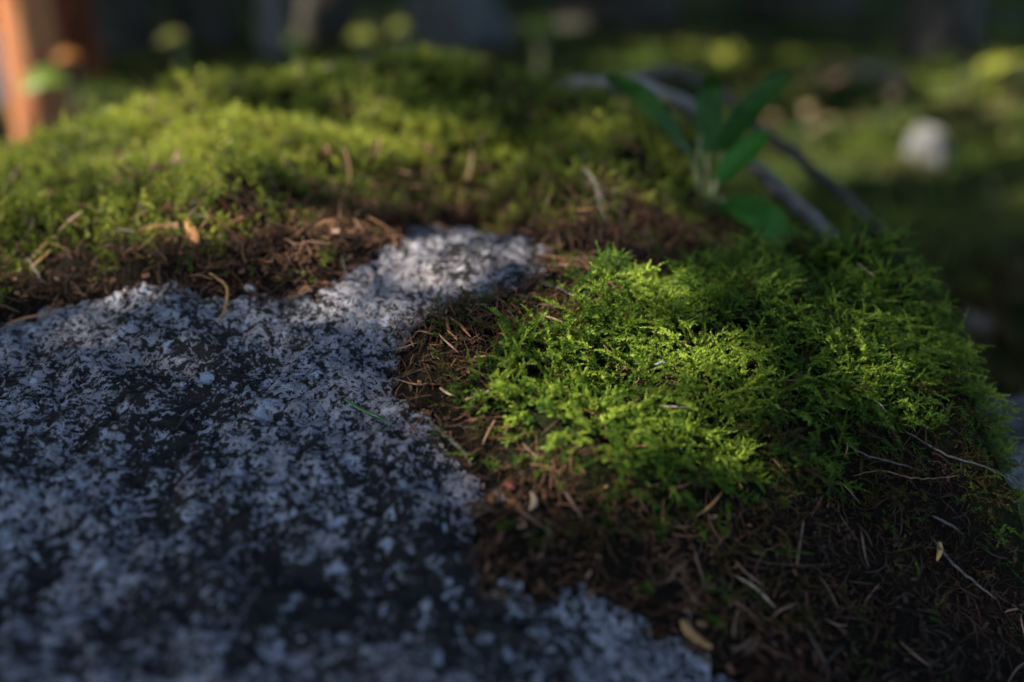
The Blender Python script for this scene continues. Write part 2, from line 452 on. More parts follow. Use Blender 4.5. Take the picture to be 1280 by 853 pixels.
# ---------------------------------------------------------------- moss shoots
def shoot(r, L, nb, sp, ll, k=3, wf=.45, arch=.35, side=.42):
    quadsV = []; age = []
    def branch(p0, d0, up, ln, a0, a1, bend):
        m = max(3, int(ln / sp)); s = np.linspace(0, 1, m)
        side_ = np.cross(d0, up)
        c = p0 + d0 * (s * ln)[:, None] + up * ((bend * ln) * s * (1 - .55 * s))[:, None] + side_ * (r.uniform(-.15, .15) * ln * s * s)[:, None]
        t = np.gradient(c, axis=0); t /= np.linalg.norm(t, axis=1, keepdims=True)
        for q in range(k):
            ph = r.uniform(0, 6.28, m); ra = np.cross(t, up); ra /= np.linalg.norm(ra, axis=1, keepdims=True) + 1e-9
            rb = np.cross(ra, t); rad = ra * np.cos(ph)[:, None] + rb * np.sin(ph)[:, None]
            tan_ = np.cross(t, rad)
            sz = ll * (1 - .55 * s ** 3) * r.uniform(.75, 1.25, m)
            dr = t * r.uniform(.55, .85, m)[:, None] + rad * r.uniform(.45, .8, m)[:, None]
            tip = c + dr * sz[:, None]; mid = c + dr * (sz * .45)[:, None] - rad * (sz * .06)[:, None]; wv = tan_ * (sz * wf * .5)[:, None]
            quadsV.append(np.stack([c, mid + wv, tip, mid - wv], 1))
            a = a0 + (a1 - a0) * s; age.append(np.stack([a, a, np.minimum(a + .15, 1), a], 1))
        return c
    c = branch(np.zeros(3), np.array([0, 1., 0]), np.array([0, 0, 1.]), L, 0, 1, arch)
    for i in range(nb):
        s = .12 + .78 * (i + r.uniform(-.3, .3)) / max(nb, 1); s = min(max(s, .05), .95)
        p = c[int(s * (len(c) - 1))]; sg = 1 if i % 2 else -1
        a = R(r.uniform(38, 62)) * sg
        d = np.array([math.sin(a), math.cos(a), r.uniform(-.1, .35)]); d /= np.linalg.norm(d)
        branch(p, d, np.array([0, 0, 1.]), L * side * (1.1 - .7 * s) * r.uniform(.7, 1.2), s * .7, min(1, s * .7 + .55), r.uniform(-.1, .3))
    return np.concatenate(quadsV).reshape(-1, 3), np.concatenate(age).ravel()

def scatter(name, protos, P, N, dirs, scale, tint, mat, roll=.5):
    """instances merged into one mesh; dirs = growth direction, N = up"""
    Vs, As, Ts = [], [], []
    which = rng.integers(0, len(protos), len(P))
    f = dirs / np.linalg.norm(dirs, axis=1, keepdims=True)
    s = np.cross(f, N); s /= np.linalg.norm(s, axis=1, keepdims=True) + 1e-9; u = np.cross(s, f)
    ro = rng.uniform(-roll, roll, len(P)); s2 = s * np.cos(ro)[:, None] + u * np.sin(ro)[:, None]; u2 = np.cross(s2, f)
    Rm = np.stack([s2, f, u2], 2)
    for k, (pv, pa) in enumerate(protos):
        m = which == k
        if not m.any(): continue
        V = np.einsum('mij,nj->mni', Rm[m], pv) * scale[m][:, None, None] + P[m][:, None, :]
        Vs.append(V.reshape(-1, 3)); As.append(np.tile(pa, m.sum())); Ts.append(np.repeat(tint[m], len(pv)))
    V = np.concatenate(Vs); F = np.arange(len(V)).reshape(-1, 4)
    return mesh_np(name, V, F, mat, {'age': np.concatenate(As), 'tint': np.clip(np.concatenate(Ts), 0, 1)})

def sample(n, x0, x1, y0, y1): return rng.uniform(x0, x1, n), rng.uniform(y0, y1, n)
def rdir(n, N, lean=.6, bias=(0, 0, 0)):
    a = rng.uniform(0, 6.283, n); t = np.stack([np.cos(a), np.sin(a), np.zeros(n)], 1) + np.array(bias)
    t = t - N * (t * N).sum(1, keepdims=True); t /= np.linalg.norm(t, axis=1, keepdims=True) + 1e-9
    l = rng.uniform(lean * .5, lean * 1.6, n)[:, None]
    return t + N * l

# near cushion, fine shoots where the lens is sharp
hi = [shoot(rng, .0108 * rng.uniform(.7, 1.25), int(rng.integers(1, 6)), .00044, .00120, side=.34, arch=rng.uniform(.1, .6)) for _ in range(16)]
lo = [shoot(rng, .0125 * rng.uniform(.8, 1.2), int(rng.integers(3, 6)), .0009, .0017, 2, .55) for _ in range(10)]
lo2 = [shoot(rng, .014 * rng.uniform(.8, 1.2), int(rng.integers(2, 4)), .0020, .0036, 2, .6, arch=.5) for _ in range(8)]

x, y = sample(26000, -.05, .40, .22, .60)
mB = masks(x, y)
dens = fbm(x, y, 42, 3, 200)
fringe = (mB['B'] > -.035) & (mB['B'] <= 0) & (mB['rock'] < -.006) & (y < .47) & (fbm(x, y, 60, 2, 222) > .0) & (rng.uniform(0, 1, len(x)) < .40)
ok = fringe | (np.maximum(mB['B'], mB['D'] * 1.5) > -.001 + .003 * (dens < -.18)) & (rng.uniform(0, 1, len(x)) < np.where(mB['B'] < .010, .62, .85) * np.where(dens < -.09, .62, 1))
x, y = x[ok], y[ok]; N = nrm(G_top, x, y, .012); z = bil(G_top, x, y)
lift = rng.uniform(-.002, .0065, len(x)) * sstep(-.002, .012, masks(x, y)['B'])
P = np.stack([x, y, z], 1) + N * lift[:, None]
tint = .50 + 1.1 * fbm(x, y, 30, 3, 210) + rng.normal(0, .20, len(x)) + .35 * sstep(0, .006, lift) - .20 - .35 * (masks(x, y)['B'] < 0)
sz = rng.uniform(.45, 1.35, len(x)) * (.85 + .5 * sstep(0, .02, masks(x, y)['B']))
px, py, dd = pix(P); vis = (px > -60) & (px < 1340) & (py > 0) & (py < 920) & (dd < .56) & (px - 640 < 620)
D = rdir(len(x), N, .55, (.15, -.55, 0))
print('near shoots', vis.sum(), (~vis).sum())
mo = scatter('moss', hi, P[vis], N[vis], D[vis], sz[vis], tint[vis], M_mossB)
tag(mo, 'bright green feather moss cushion on the right shoulder of the boulder, in focus', 'moss', kind='stuff')
mo = scatter('moss', lo, P[~vis], N[~vis], D[~vis], sz[~vis] * 1.1, tint[~vis], M_mossB)
tag(mo, 'green feather moss on the far edge of the right shoulder of the boulder', 'moss', kind='stuff')

# small cushion low on the right and stray tufts in the litter
x, y = sample(9000, .0, .42, .18, .52); m = masks(x, y)
ok = ((m['C'] > 0) & (rng.uniform(0, 1, len(x)) < .9)) | ((m['rock'] < -.004) & (m['B'] < -.004) & (m['C'] <= 0) & (fbm(x, y, 36, 2, 260) > .13) & (rng.uniform(0, 1, len(x)) < .35) & (x > .12))
x, y = x[ok], y[ok]; N = nrm(G_top, x, y); P = np.stack([x, y, bil(G_top, x, y)], 1) + N * rng.uniform(-.002, .003, len(x))[:, None]
mo = scatter('moss', [h for h in hi[:6]], P, N, rdir(len(x), N, .8, (0, -.3, 0)), rng.uniform(.4, .8, len(x)), rng.uniform(.0, .45, len(x)), M_mossB)
tag(mo, 'dark green low moss growing through the litter at the lower right', 'moss', kind='stuff')

# back dome
def domemoss(n, x0, x1, y0, y1, protos, thr, scl, lab):
    x, y = sample(n, x0, x1, y0, y1); m = masks(x, y); q = fbm(x, y, 26, 3, 300)
    ok = (m['A'] > thr) & (m['B'] < .01) & (rng.uniform(0, 1, n) < np.where(m['A'] < .03, .35 + 8 * m['A'], .95) * np.where(q < -.09, .4, 1))
    x, y = x[ok], y[ok]; N = nrm(G_top, x, y, .015)
    lift = rng.uniform(-.002, .010, len(x)) * sstep(0, .03, m['A'][ok])
    P = np.stack([x, y, bil(G_top, x, y)], 1) + N * lift[:, None]
    t = .48 + 1.3 * fbm(x, y, 13, 3, 310) + rng.normal(0, .24, len(x)) + .2 * sstep(0, .01, lift) - .1
    t = t + .25 * sstep(-.05, -.35, x)
    mo = scatter('moss', protos, P, N, rdir(len(x), N, 1.1), rng.uniform(.8, 1.35, len(x)) * scl, t, M_mossA)
    print(lab, len(x))
    tag(mo, lab, 'moss', kind='stuff')
domemoss(24000, -.45, .26, .42, .68, lo, -.004, .82, 'yellow green moss carpet behind the bare rock on the dome of the boulder')
domemoss(27000, -.9, .34, .66, 1.15, lo2, -.004, .78, 'green moss over the crest of the dome at the back of the boulder')
# sparse shoots creeping in the brown band along the rock edge
x, y = sample(9000, -.45, .22, .42, .66); m = masks(x, y)
ok = (m['rock'] < -.006) & (m['A'] < 0) & (m['B'] < -.003) & (fbm(x, y, 40, 2, 360) > -.08) & (rng.uniform(0, 1, len(x)) < .75)
x, y = x[ok], y[ok]; N = nrm(G_top, x, y)
mo = scatter('moss', lo, np.stack([x, y, bil(G_top, x, y)], 1), N, rdir(len(x), N, .8), rng.uniform(.5, .9, len(x)), rng.uniform(.1, .6, len(x)), M_mossA)
tag(mo, 'thin moss shoots in the brown litter band along the upper rock edge', 'moss', kind='stuff')

# ---------------------------------------------------------------- litter: needles, fibres, flakes in bulk
def needle_proto(r, L, wd, curve, n=6, sides=4):
    s = np.linspace(0, 1, n); path = np.stack([curve * L * (s * s - s), s * L - L / 2, .10 * L * np.sin(s * 3.1) * r.uniform(-.5, 1)], 1)
    rad = wd * np.array([.45, .9, 1, 1, .8, .25])[:n] if n == 6 else wd * np.ones(n)
    V, F = tubegeo(path, rad, sides, .55, cap=False)
    return V[np.array(F)].reshape(-1, 3)
def fibre_proto(r, L, wd):
    n = 8; a = np.cumsum(r.normal(0, .55, n)); p = np.cumsum(np.stack([np.sin(a), np.cos(a), r.normal(0, .25, n)], 1), 0) * L / n
    p -= p.mean(0); V, F = tubegeo(p, wd * np.linspace(1, .5, n), 3, 1, cap=False)
    return V[np.array(F)].reshape(-1, 3)
def flake_proto(r, L, wd):
    a = np.array([[-wd, -L / 2, 0], [wd * .6, -L / 2.4, .1 * L], [wd, L / 2.2, 0], [-wd * .7, L / 2, .12 * L]]) * r.uniform(.7, 1.3, (4, 1))
    b = a - np.array([0, 0, wd * .25]); out = [a, b[::-1]]
    for i in range(4): j = (i + 1) % 4; out.append(np.array([a[i], b[i], b[j], a[j]]))
    return np.concatenate(out)
ones = lambda v: (v, np.ones(len(v)))
P_need = [ones(needle_proto(rng, .014, .00055, rng.uniform(-.5, .5))) for _ in range(8)]
P_fib = [ones(fibre_proto(rng, .017, .00022)) for _ in range(12)]
P_flk = [ones(flake_proto(rng, .0034, .0009)) for _ in range(8)]

def litter(n, box, cond, protos, s0, s1, tf, lift=.002, label=None, lean=.22):
    x, y = sample(n, *box); m = masks(x, y); ok = cond(x, y, m); x, y = x[ok], y[ok]; N = nrm(G_top, x, y)
    P = np.stack([x, y, bil(G_top, x, y)], 1) + N * rng.uniform(0, lift, len(x))[:, None]
    o = scatter('litter', protos, P, N, rdir(len(x), N, lean), rng.uniform(s0, s1, len(x)), tf(x, y), M_litter, roll=1.5)
    tag(o, label, 'litter', kind='stuff'); return o
U = lambda n: rng.uniform(0, 1, n)
bare = lambda x, y, m: (m['rock'] < .0005) & (m['B'] < .004) & (m['C'] < .004)
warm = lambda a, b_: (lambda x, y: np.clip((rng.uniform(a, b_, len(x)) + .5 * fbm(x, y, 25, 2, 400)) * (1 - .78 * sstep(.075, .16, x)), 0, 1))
near = (-.16, .34, .17, .56)
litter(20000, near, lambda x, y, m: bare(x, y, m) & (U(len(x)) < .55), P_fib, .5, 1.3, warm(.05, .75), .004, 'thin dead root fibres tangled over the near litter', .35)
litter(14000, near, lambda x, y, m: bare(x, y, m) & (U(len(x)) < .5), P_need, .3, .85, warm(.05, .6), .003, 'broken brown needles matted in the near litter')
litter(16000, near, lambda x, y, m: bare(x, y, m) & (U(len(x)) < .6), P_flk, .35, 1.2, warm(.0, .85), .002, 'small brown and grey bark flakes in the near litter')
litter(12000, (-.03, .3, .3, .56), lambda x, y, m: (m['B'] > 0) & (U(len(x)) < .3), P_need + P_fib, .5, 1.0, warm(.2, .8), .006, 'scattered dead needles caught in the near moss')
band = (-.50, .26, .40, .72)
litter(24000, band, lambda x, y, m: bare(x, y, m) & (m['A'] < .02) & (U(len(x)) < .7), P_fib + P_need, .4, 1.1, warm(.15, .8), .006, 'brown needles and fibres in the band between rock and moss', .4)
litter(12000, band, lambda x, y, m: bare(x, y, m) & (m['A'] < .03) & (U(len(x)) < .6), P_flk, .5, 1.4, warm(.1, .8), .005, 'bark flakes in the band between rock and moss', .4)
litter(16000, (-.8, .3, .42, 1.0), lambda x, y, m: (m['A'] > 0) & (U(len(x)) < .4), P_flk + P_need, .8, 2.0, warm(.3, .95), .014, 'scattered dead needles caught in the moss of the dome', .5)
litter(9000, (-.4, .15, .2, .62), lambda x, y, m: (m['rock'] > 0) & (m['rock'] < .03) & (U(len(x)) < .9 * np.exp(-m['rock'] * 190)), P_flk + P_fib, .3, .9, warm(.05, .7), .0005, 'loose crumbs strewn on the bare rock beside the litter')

# ---------------------------------------------------------------- single needles, twigs and flakes one can point at
def surf(px, py, lift=.001):
    P = march(G_top, px, py); N = nrm(G_top, P[:, 0], P[:, 1]); return P + N * lift, N

def strand(name, pts, width, mat, label, cat, lift=.0015, lifts=None, group=None, flat=.55, taper=(.5, 1, 1, .35), bumpy=0):
    """a needle, twig or blade following the surface through photo points"""
    P, N = surf([p[0] for p in pts], [p[1] for p in pts], lift)
    if lifts is not None: P = P + N * np.array(lifts)[:, None]
    n = 10 if len(pts) < 4 else 20
    path = spline(P, n)
    if name in ('twig', 'root') and not bumpy: bumpy = .00018
    if bumpy: path = path + rng.normal(0, bumpy, path.shape)
    if len(pts) < 4:                                      # keep short pieces above the surface between their ends
        zz = bil(G_top, path[:, 0], path[:, 1]) + lift * .6; path[:, 2] = np.maximum(path[:, 2], zz * .5 + path[:, 2] * .5)
    rad = width * (.42 if 'needle' in name else .5) * np.interp(np.linspace(0, 1, n), np.linspace(0, 1, len(taper)), taper)
    V, F = tubegeo(path, rad, 6, flat); o = pymesh(name, V, F, M_needle[mat])
    recenter(o, path[0]); tag(o, label, cat, group); return o

N_ = 'spruce_needle'; MM = .001
strand(N_, [(559,404),(562,420),(572,432)], 2.0*MM, 'orange', 'darker of two orange needles standing by the small tuft at the litter edge', 'needle', .003)
strand(N_, [(563,406),(575,416),(586,431)], 2.0*MM, 'orange', 'pale orange needle leaning beside a darker one by the small tuft', 'needle', .004)
strand(N_, [(594,453),(616,453),(637,456)], 2.0*MM, 'orange', 'orange needle lying level in the litter left of the moss cushion', 'needle', .003)
strand(N_, [(582,505),(604,498),(623,485)], 2.1*MM, 'tan', 'straw coloured needle slanting up towards the moss cushion', 'needle', .003)
strand(N_, [(633,435),(642,448),(654,464)], 1.6*MM, 'brown', 'brown needle tilting down into the left edge of the moss cushion', 'needle', .004)
strand('twig', [(540,528),(563,550),(578,562),(592,584)], 2.3*MM, 'grey', 'grey brown twig pointing down the litter slope beside the rock', 'twig', .002, taper=(.6,1,1.1,.8,.4), bumpy=.0002)
strand(N_, [(499,480),(525,485),(551,486)], 1.2*MM, 'brown', 'thin brown needle level across the frayed litter by the rock', 'needle', .003)
strand('grass_blade', [(431,501),(452,514),(472,523),(492,534)], 2.0*MM, 'green', 'single fresh green blade lying on the bare rock', 'grass blade', .001, taper=(.5,1,.9,.6,.1))
strand('twig', [(664,352),(690,366),(715,375),(740,384)], 3.0*MM, 'grey', 'stubby pale twig behind the top left of the moss cushion', 'twig', .004, taper=(.7,1,1.2,.8,.5), bumpy=.0004)
strand(N_, [(635,630),(658,652),(682,668)], 2.0*MM, 'brown', 'red brown needle sloping down in the litter below the moss', 'needle', .003)
strand(N_, [(774,579),(795,580),(816,575)], 1.8*MM, 'orange', 'orange needle lying flat on the lower front of the moss cushion', 'needle', .009)
strand(N_, [(914,723),(942,740),(964,763)], 1.8*MM, 'tan', 'tan needle meeting a curved brown one in the dark litter', 'needle', .003)
strand(N_, [(956,781),(968,767),(992,756)], 1.9*MM, 'brown', 'curved brown needle touching the end of a tan needle', 'needle', .003)
strand(N_, [(862,648),(880,636),(897,620)], 1.8*MM, 'orange', 'orange needle leaning against the shaded foot of the moss cushion', 'needle', .004)
strand(N_, [(989,711),(993,682),(999,652)], 1.7*MM, 'brown', 'reddish needle standing upright in the picture below the moss', 'needle', .003)
strand('twig', [(1050,556),(1078,572),(1110,582),(1150,597)], 1.5*MM, 'grey', 'thin bent twig crossing the litter right of the moss cushion', 'twig', .004)
strand('twig', [(1122,540),(1150,556),(1180,574),(1225,590),(1262,612)], 1.4*MM, 'grey', 'long thin twig running to the right edge of the boulder', 'twig', .004)
strand(N_, [(1074,505),(1084,512),(1093,524)], 1.6*MM, 'tan', 'upper of two tan needles crossed on the shaded moss', 'needle', .007)
strand(N_, [(1068,520),(1082,517),(1096,512)], 1.5*MM, 'brown', 'lower brown needle crossed by a tan one on the shaded moss', 'needle', .007)
strand(N_, [(959,345),(966,356),(972,367)], 1.8*MM, 'orange', 'rust brown needle stuck in the upper moss near the drooping leaf', 'needle', .010)
strand('twig', [(1160,646),(1180,656),(1198,668)], 2.2*MM, 'grey', 'short pale twig by the dark green moss at the right', 'twig', .003, taper=(.6,1,.9,.6))
strand('root', [(1159,673),(1180,700),(1203,722),(1237,750)], 1.8*MM, 'grey', 'curved grey root looping down at the lower right', 'root', .003, taper=(.6,1,1,.8,.5))
strand('bark_flake', [(1168,678),(1169,690),(1165,703)], 2.8*MM, 'amber', 'small amber bark flake beside the curved grey root', 'bark flake', .003, taper=(.6,1,.7,.3))
strand(N_, [(1120,804),(1136,819),(1157,836)], 1.7*MM, 'brown', 'red brown needle near the bottom right corner', 'needle', .003)
strand(N_, [(1017,723),(1030,742),(1042,766)], .9*MM, 'brown', 'very thin brown needle in the darkest litter', 'needle', .003)
strand(N_, [(1024,776),(1038,784),(1053,785)], 1.3*MM, 'brown', 'short brown needle under the very thin one', 'needle', .003)
strand(N_, [(1050,548),(1052,560),(1049,572)], 1.7*MM, 'orange', 'short rust needle at the start of the thin bent twig', 'needle', .004)
strand(N_, [(963,577),(969,586),(976,597)], 1.6*MM, 'brown', 'brown needle sunk in the front of the moss cushion', 'needle', .007)
strand('twig', [(265,346),(280,357),(288,373),(283,395),(275,411)], 1.9*MM, 'amber', 'curved brown twig hanging from the moss onto the bare rock', 'twig', .004, taper=(.5,1,.9,.5,.4))
strand(N_, [(10,413),(34,404),(62,399)], 2.6*MM, 'orange', 'orange brown needle at the left edge of the rock', 'needle', .003)
strand('twig', [(37,334),(48,344),(56,361)], 1.6*MM, 'grey', 'pale twig end in the moss at the left edge', 'twig', .006)
strand('twig', [(219,541),(231,524),(242,511)], 1.8*MM, 'dark', 'black twig stub lying on the bare rock', 'twig', .001)
strand(N_, [(358,379),(375,374),(392,367)], 2.4*MM, 'brown', 'brown needle on the rock edge under the litter band', 'needle', .003)
strand('dead_leaf', [(240,288),(246,300),(252,318)], 6*MM, 'orange', 'rust brown leaf scrap standing in the moss edge', 'leaf', .006, flat=.2, taper=(.4,1,.9,.3))
strand('bark_flake', [(849,776),(866,796),(886,811)], 4.5*MM, 'amber', 'amber brown bark strip at the bottom beside the rock', 'bark flake', .003, flat=.3, taper=(.6,1,1,.7,.4))
strand('bud_scale', [(639,609),(643,613),(648,618)], 3.2*MM, 'red', 'tiny red bud scale in the litter near the rock', 'bud scale', .003, flat=.5)
strand('seed_husk', [(664,622),(668,634),(660,645)], 2.4*MM, 'tan', 'curled tan seed husk next to the red bud scale', 'seed husk', .003, flat=.35, taper=(.3,1,1,.3))
strand('twig', [(700,612),(716,640),(735,662)], 1.4*MM, 'brown', 'thin brown twig under the hanging front of the moss', 'twig', .003)
strand('root', [(880,668),(930,700),(985,712),(1040,706)], .5*MM, 'bark', 'hair thin root arching through the dark litter below the moss', 'root', .004)
strand('twig', [(1060,596),(1095,592),(1140,604),(1190,600)], 1.1*MM, 'brown', 'thin brown twig just below the bent one', 'twig', .004)

def pebble(px, py, r, mat, label, seed, name='quartz_pebble', lift=.0):
    P, N = surf([px], [py], lift); c = P[0]; rr = np.random.default_rng(seed); me = bpy.data.meshes.new(name)
    import bmesh
    bm = bmesh.new(); bmesh.ops.create_icosphere(bm, subdivisions=3, radius=r)
    for v in bm.verts:
        p = v.co / r; k = 1 + .28 * math.sin(3 * p.x + seed) * math.cos(2.3 * p.y + seed) + .16 * math.sin(5 * p.z + 2 * p.x * seed % 3)
        v.co = Vector((p.x * 1.2, p.y, p.z * .7)) * r * k
    bm.to_mesh(me); bm.free(); me.materials.append(mat)
    me.polygons.foreach_set('use_smooth', np.ones(len(me.polygons), bool))
    o = bpy.data.objects.new(name, me); col.objects.link(o); o.location = c; o.rotation_euler = (rr.uniform(-.3, .3), rr.uniform(-.3, .3), rr.uniform(0, 6))
    tag(o, label, 'pebble'); return o
M_peb = simple('quartz', (.16, .16, .18), (.36, .36, .40), 400, .4, .5, .0006)
pebble(315, 362, .0026, M_peb, 'pale quartz pebble half buried in the litter band above the rock', 2, lift=.001)
pebble(44, 476, .0022, M_peb, 'small white quartz grain on the bare rock at the far left', 3)
pebble(228, 480, .0015, M_peb, 'tiny white quartz grain inside the black stain on the rock', 4)
pebble(826, 474, .0014, M_peb, 'little white chip lying in the bright moss', 5, lift=.008)
pebble(438, 396, .0016, M_peb, 'tiny pale grain on the light part of the rock', 6)

# more separate needles that the photo shows without any mark of their own
def loose(n, box, cond, mats, label, group, L0=.010, L1=.017, lift=.003):
    x, y = sample(n * 14, *box); m = masks(x, y); P = np.stack([x, y, bil(G_top, x, y)], 1); px, py, _ = pix(P)
    ok = np.where(cond(x, y, m) & (px > 5) & (px < 1275) & (py > 5) & (py < 848))[0][:n]
    base = {}
    for q, i in enumerate(ok):
        key = (mats[q % len(mats)], q % 3)
        if key not in base:
            L = 1.; s = np.linspace(0, 1, 8); cv = (.25, -.12, .05)[key[1]]
            path = np.stack([cv * (s * s - s), s - .5, .02 * np.sin(s * 6)], 1)
            V, F = tubegeo(path, .040 * np.interp(s, [0, .2, .8, 1], [.5, 1, .9, .25]), 6, .55)
            o = pymesh(N_, V, F, M_needle[key[0]]); base[key] = o.data
        else:
            o = bpy.data.objects.new(N_, base[key]); col.objects.link(o)
        Nn = nrm(G_top, x[i:i + 1], y[i:i + 1])[0]; f = rdir(1, Nn[None], .15)[0]; f /= np.linalg.norm(f)
        s_ = np.cross(f, Nn); s_ /= np.linalg.norm(s_); u = np.cross(s_, f); L = rng.uniform(L0, L1)
        Mx = Matrix.Identity(4)
        for c, vv in enumerate((s_, f, u)):
            for rr in range(3): Mx[rr][c] = vv[rr] * L
        for rr in range(3): Mx[rr][3] = P[i][rr] + Nn[rr] * lift
        o.matrix_world = Mx; tag(o, label, 'needle', group)
loose(40, near, lambda x, y, m: bare(x, y, m) & (m['rock'] < -.004) & (x > .0), ['brown', 'dark', 'brown', 'bark'], 'plain fallen needle lying loose in the dark litter under the moss cushion', 'loose needles in the litter below the moss')
loose(16, (-.06, .03, .34, .47), lambda x, y, m: bare(x, y, m) & (m['rock'] < -.002), ['brown', 'tan', 'brown'], 'plain fallen needle in the frayed litter between rock and moss cushion', 'loose needles between rock and moss')
loose(24, (0, .22, .33, .52), lambda x, y, m: m['B'] > .006, ['brown', 'tan', 'brown'], 'plain fallen needle caught among the shoots of the near moss', 'loose needles in the near moss', lift=.009)
loose(26, (-.36, .1, .46, .58), lambda x, y, m: bare(x, y, m) & (m['A'] < .01), ['brown', 'orange', 'grey'], 'plain fallen needle in the brown band along the upper rock edge', 'loose needles along the upper rock edge', .011, .020, .006)

# ---------------------------------------------------------------- leafy seedling behind the moss
def leaf_geo(path, widths, up, fold=.25, nw=6, wob=.0):
    path = np.asarray(path); t = np.gradient(path, axis=0); t /= np.linalg.norm(t, axis=1, keepdims=True)
    V = []; m = len(path)
    for i in range(m):
        s = np.cross(t[i], up); s /= np.linalg.norm(s) + 1e-9; u = np.cross(s, t[i])
        for k in range(nw + 1):
            q = k / nw * 2 - 1; V.append(path[i] + s * q * widths[i] + u * widths[i] * (fold * abs(q) + wob * math.sin(i * 1.3 + q * 4)))
    n1 = len(V); V = V + [v - np.array(up) * .0003 for v in V]; F = []
    W1 = nw + 1
    for i in range(m - 1):
        for k in range(nw):
            a = i * W1 + k; F.append((a, a + 1, a + W1 + 1, a + W1)); F.append((n1 + a, n1 + a + W1, n1 + a + W1 + 1, n1 + a + 1))
    return V, F
M_leafd = leaf_mat('dark_leaf', (.020, .062, .008), (.04, .11, .014), .25, 150)
M_leafb = leaf_mat('bright_leaf', (.04, .15, .018), (.08, .24, .03), .35, 150)
M_stem = simple('plant_stem', (.09, .11, .04), (.20, .22, .09), 200)
root = march(G_top, 880, 262)[0]
DP = float(pix(root)[2])
root_v = Vector(root); plant = empty('leafy_seedling', root); tag(plant, 'small dark green leafy seedling rooted behind the moss cushion', 'plant')
def PL(px, py, dd=0): return at(np.array(px), np.array(py), np.array(DP + dd))
def child(o, par=plant):
    o.parent = par; o.matrix_parent_inverse = Matrix.Translation(-Vector(par.location)); return o
leaves = [([(864,194,.0),(842,170,-.01),(815,138,-.015),(788,112,-.01),(760,96,.005)], 17, M_leafd, (0, -.5, 1), 'long narrow leaf arching to the left'),
          ([(884,192,0),(884,165,.005),(885,135,.008),(886,112,.008),(886,94,.0)], 18, M_leafd, (.1, -1, .2), 'upright dark leaf with a rounded tip'),
          ([(903,190,0),(918,165,.01),(938,138,.02),(958,116,.02),(986,93,.015)], 18, M_leafd, (-.5, -1, .4), 'dark leaf reaching up to the right'),
          ([(898,226,-.01),(915,208,-.01),(935,190,-.01),(958,166,-.005)], 17, M_leafb, (-.4, -.8, .8), 'lighter short leaf below the dark one'),
          ([(908,252,-.01),(930,262,-.02),(952,276,-.03),(972,292,-.03),(988,306,-.03)], 24, M_leafb, (.2, -.9, .9), 'bright broad leaf drooping over the moss')]
for pts, wpx, mt, up, lb in leaves:
    path = spline([PL(*p) for p in pts], 14); s = np.linspace(0, 1, 14); wid = wpx / FPX * DP * np.sin(np.clip(s * .92 + .05, 0, 1) * math.pi) ** .42
    V, F = leaf_geo(path, wid, np.array(up, float), .3, 6, .06); o = pymesh('leaf', V, F, mt); o['label'] = lb; child(o)
    V, F = tubegeo(path[1:-1] + np.array([0, -.0010, .0010]), .0007, 5); mr = pymesh('midrib', V, F, M_stem); mr.parent = o; mr.matrix_parent_inverse = Matrix.Translation(-root_v)
for pts in ([(864,194),(870,225),(877,262)], [(884,192),(884,225),(881,262)], [(903,190),(894,225),(884,262)], [(898,226),(890,245),(883,262)], [(908,252),(895,250),(884,264)], [(876,168),(872,215),(878,262)]):
    path = spline([PL(*p) for p in pts], 8); path[-1] = root - np.array([0, 0, .004])
    V, F = tubegeo(path, .0012, 6); child(pymesh('stem', V, F, M_stem))

# ---------------------------------------------------------------- dead branches behind
M_dead = simple('weathered_wood', (.10, .09, .078), (.26, .235, .205), 60, .8, .25, .001)
M_deadb = simple('brown_wood', (.05, .042, .035), (.12, .10, .08), 60, .85, .2, .001)
def branch(name, pts, r0, r1, mat, label, side=None):
    P = [at(np.array(p[0]), np.array(p[1]), cd(p[2])) for p in pts]; path = spline(P, 28) + rng.normal(0, .0007, (28, 3))
    V, F = tubegeo(path, np.linspace(r0, r1, 28) * (1 + .12 * np.sin(np.arange(28) * 1.7)), 8)
    o = pymesh(name, V, F, mat); recenter(o, path[0]); tag(o, label, 'branch'); return o
branch('dead_branch', [(640,132,1.04),(695,112,.98),(765,101,.96),(830,118,.95),(890,155,.92),(945,212,.86),(990,250,.80),(1036,296,.74),(1075,345,.72)], .0062, .0048, M_dead,
       'grey barkless branch lying from the dome down behind the seedling')
branch('dead_branch', [(770,118,1.10),(800,96,1.16),(845,90,1.18),(900,118,1.15),(960,170,1.05),(1020,215,1.0),(1070,262,.95),(1105,305,.92),(1130,380,.90)], .0062, .0045, M_deadb,
       'darker arched branch curving behind the grey one')

# ---------------------------------------------------------------- forest floor
def moss_ground():
    b = NB('forest_floor')
    n1 = b.noise(1.8, 5, .6); n2 = b.noise(14, 5, .65); n3 = b.noise(90, 4, .6)
    c = b.ramp(n2, [(.3, (.014, .030, .008)), (.5, (.04, .075, .014)), (.7, (.10, .12, .02))])
    c = b.mix(b.ramp(n1, [(.50, 0), (.64, .6)]), c, b.ramp(n2, [(.35, (.025, .018, .012)), (.65, (.13, .085, .05))]))
    c = b.mix(b.ramp(n3, [(.35, .5), (.6, 0)]), c, (.012, .012, .008))
    b.bump(b.math('ADD', n2, b.math('MULTIPLY', n3, .4)), 1, .03)
    return b.fin(c, .9, .05)
M_floor = moss_ground()
gx = np.r_[-np.geomspace(70, 3, 22)[:-1], np.linspace(-3, 3, 150), np.geomspace(3, 70, 22)[1:]]
gy = np.r_[-np.geomspace(70, 2, 18)[:-1], np.linspace(-2, 6, 200), np.geomspace(6, 80, 24)[1:]]
X, Y = np.meshgrid(gx, gy, indexing='ij')
g = mesh_np('ground', np.stack([X, Y, ground_h(X, Y)], -1).reshape(-1, 3), quads(len(gx), len(gy)), M_floor, smooth=True)
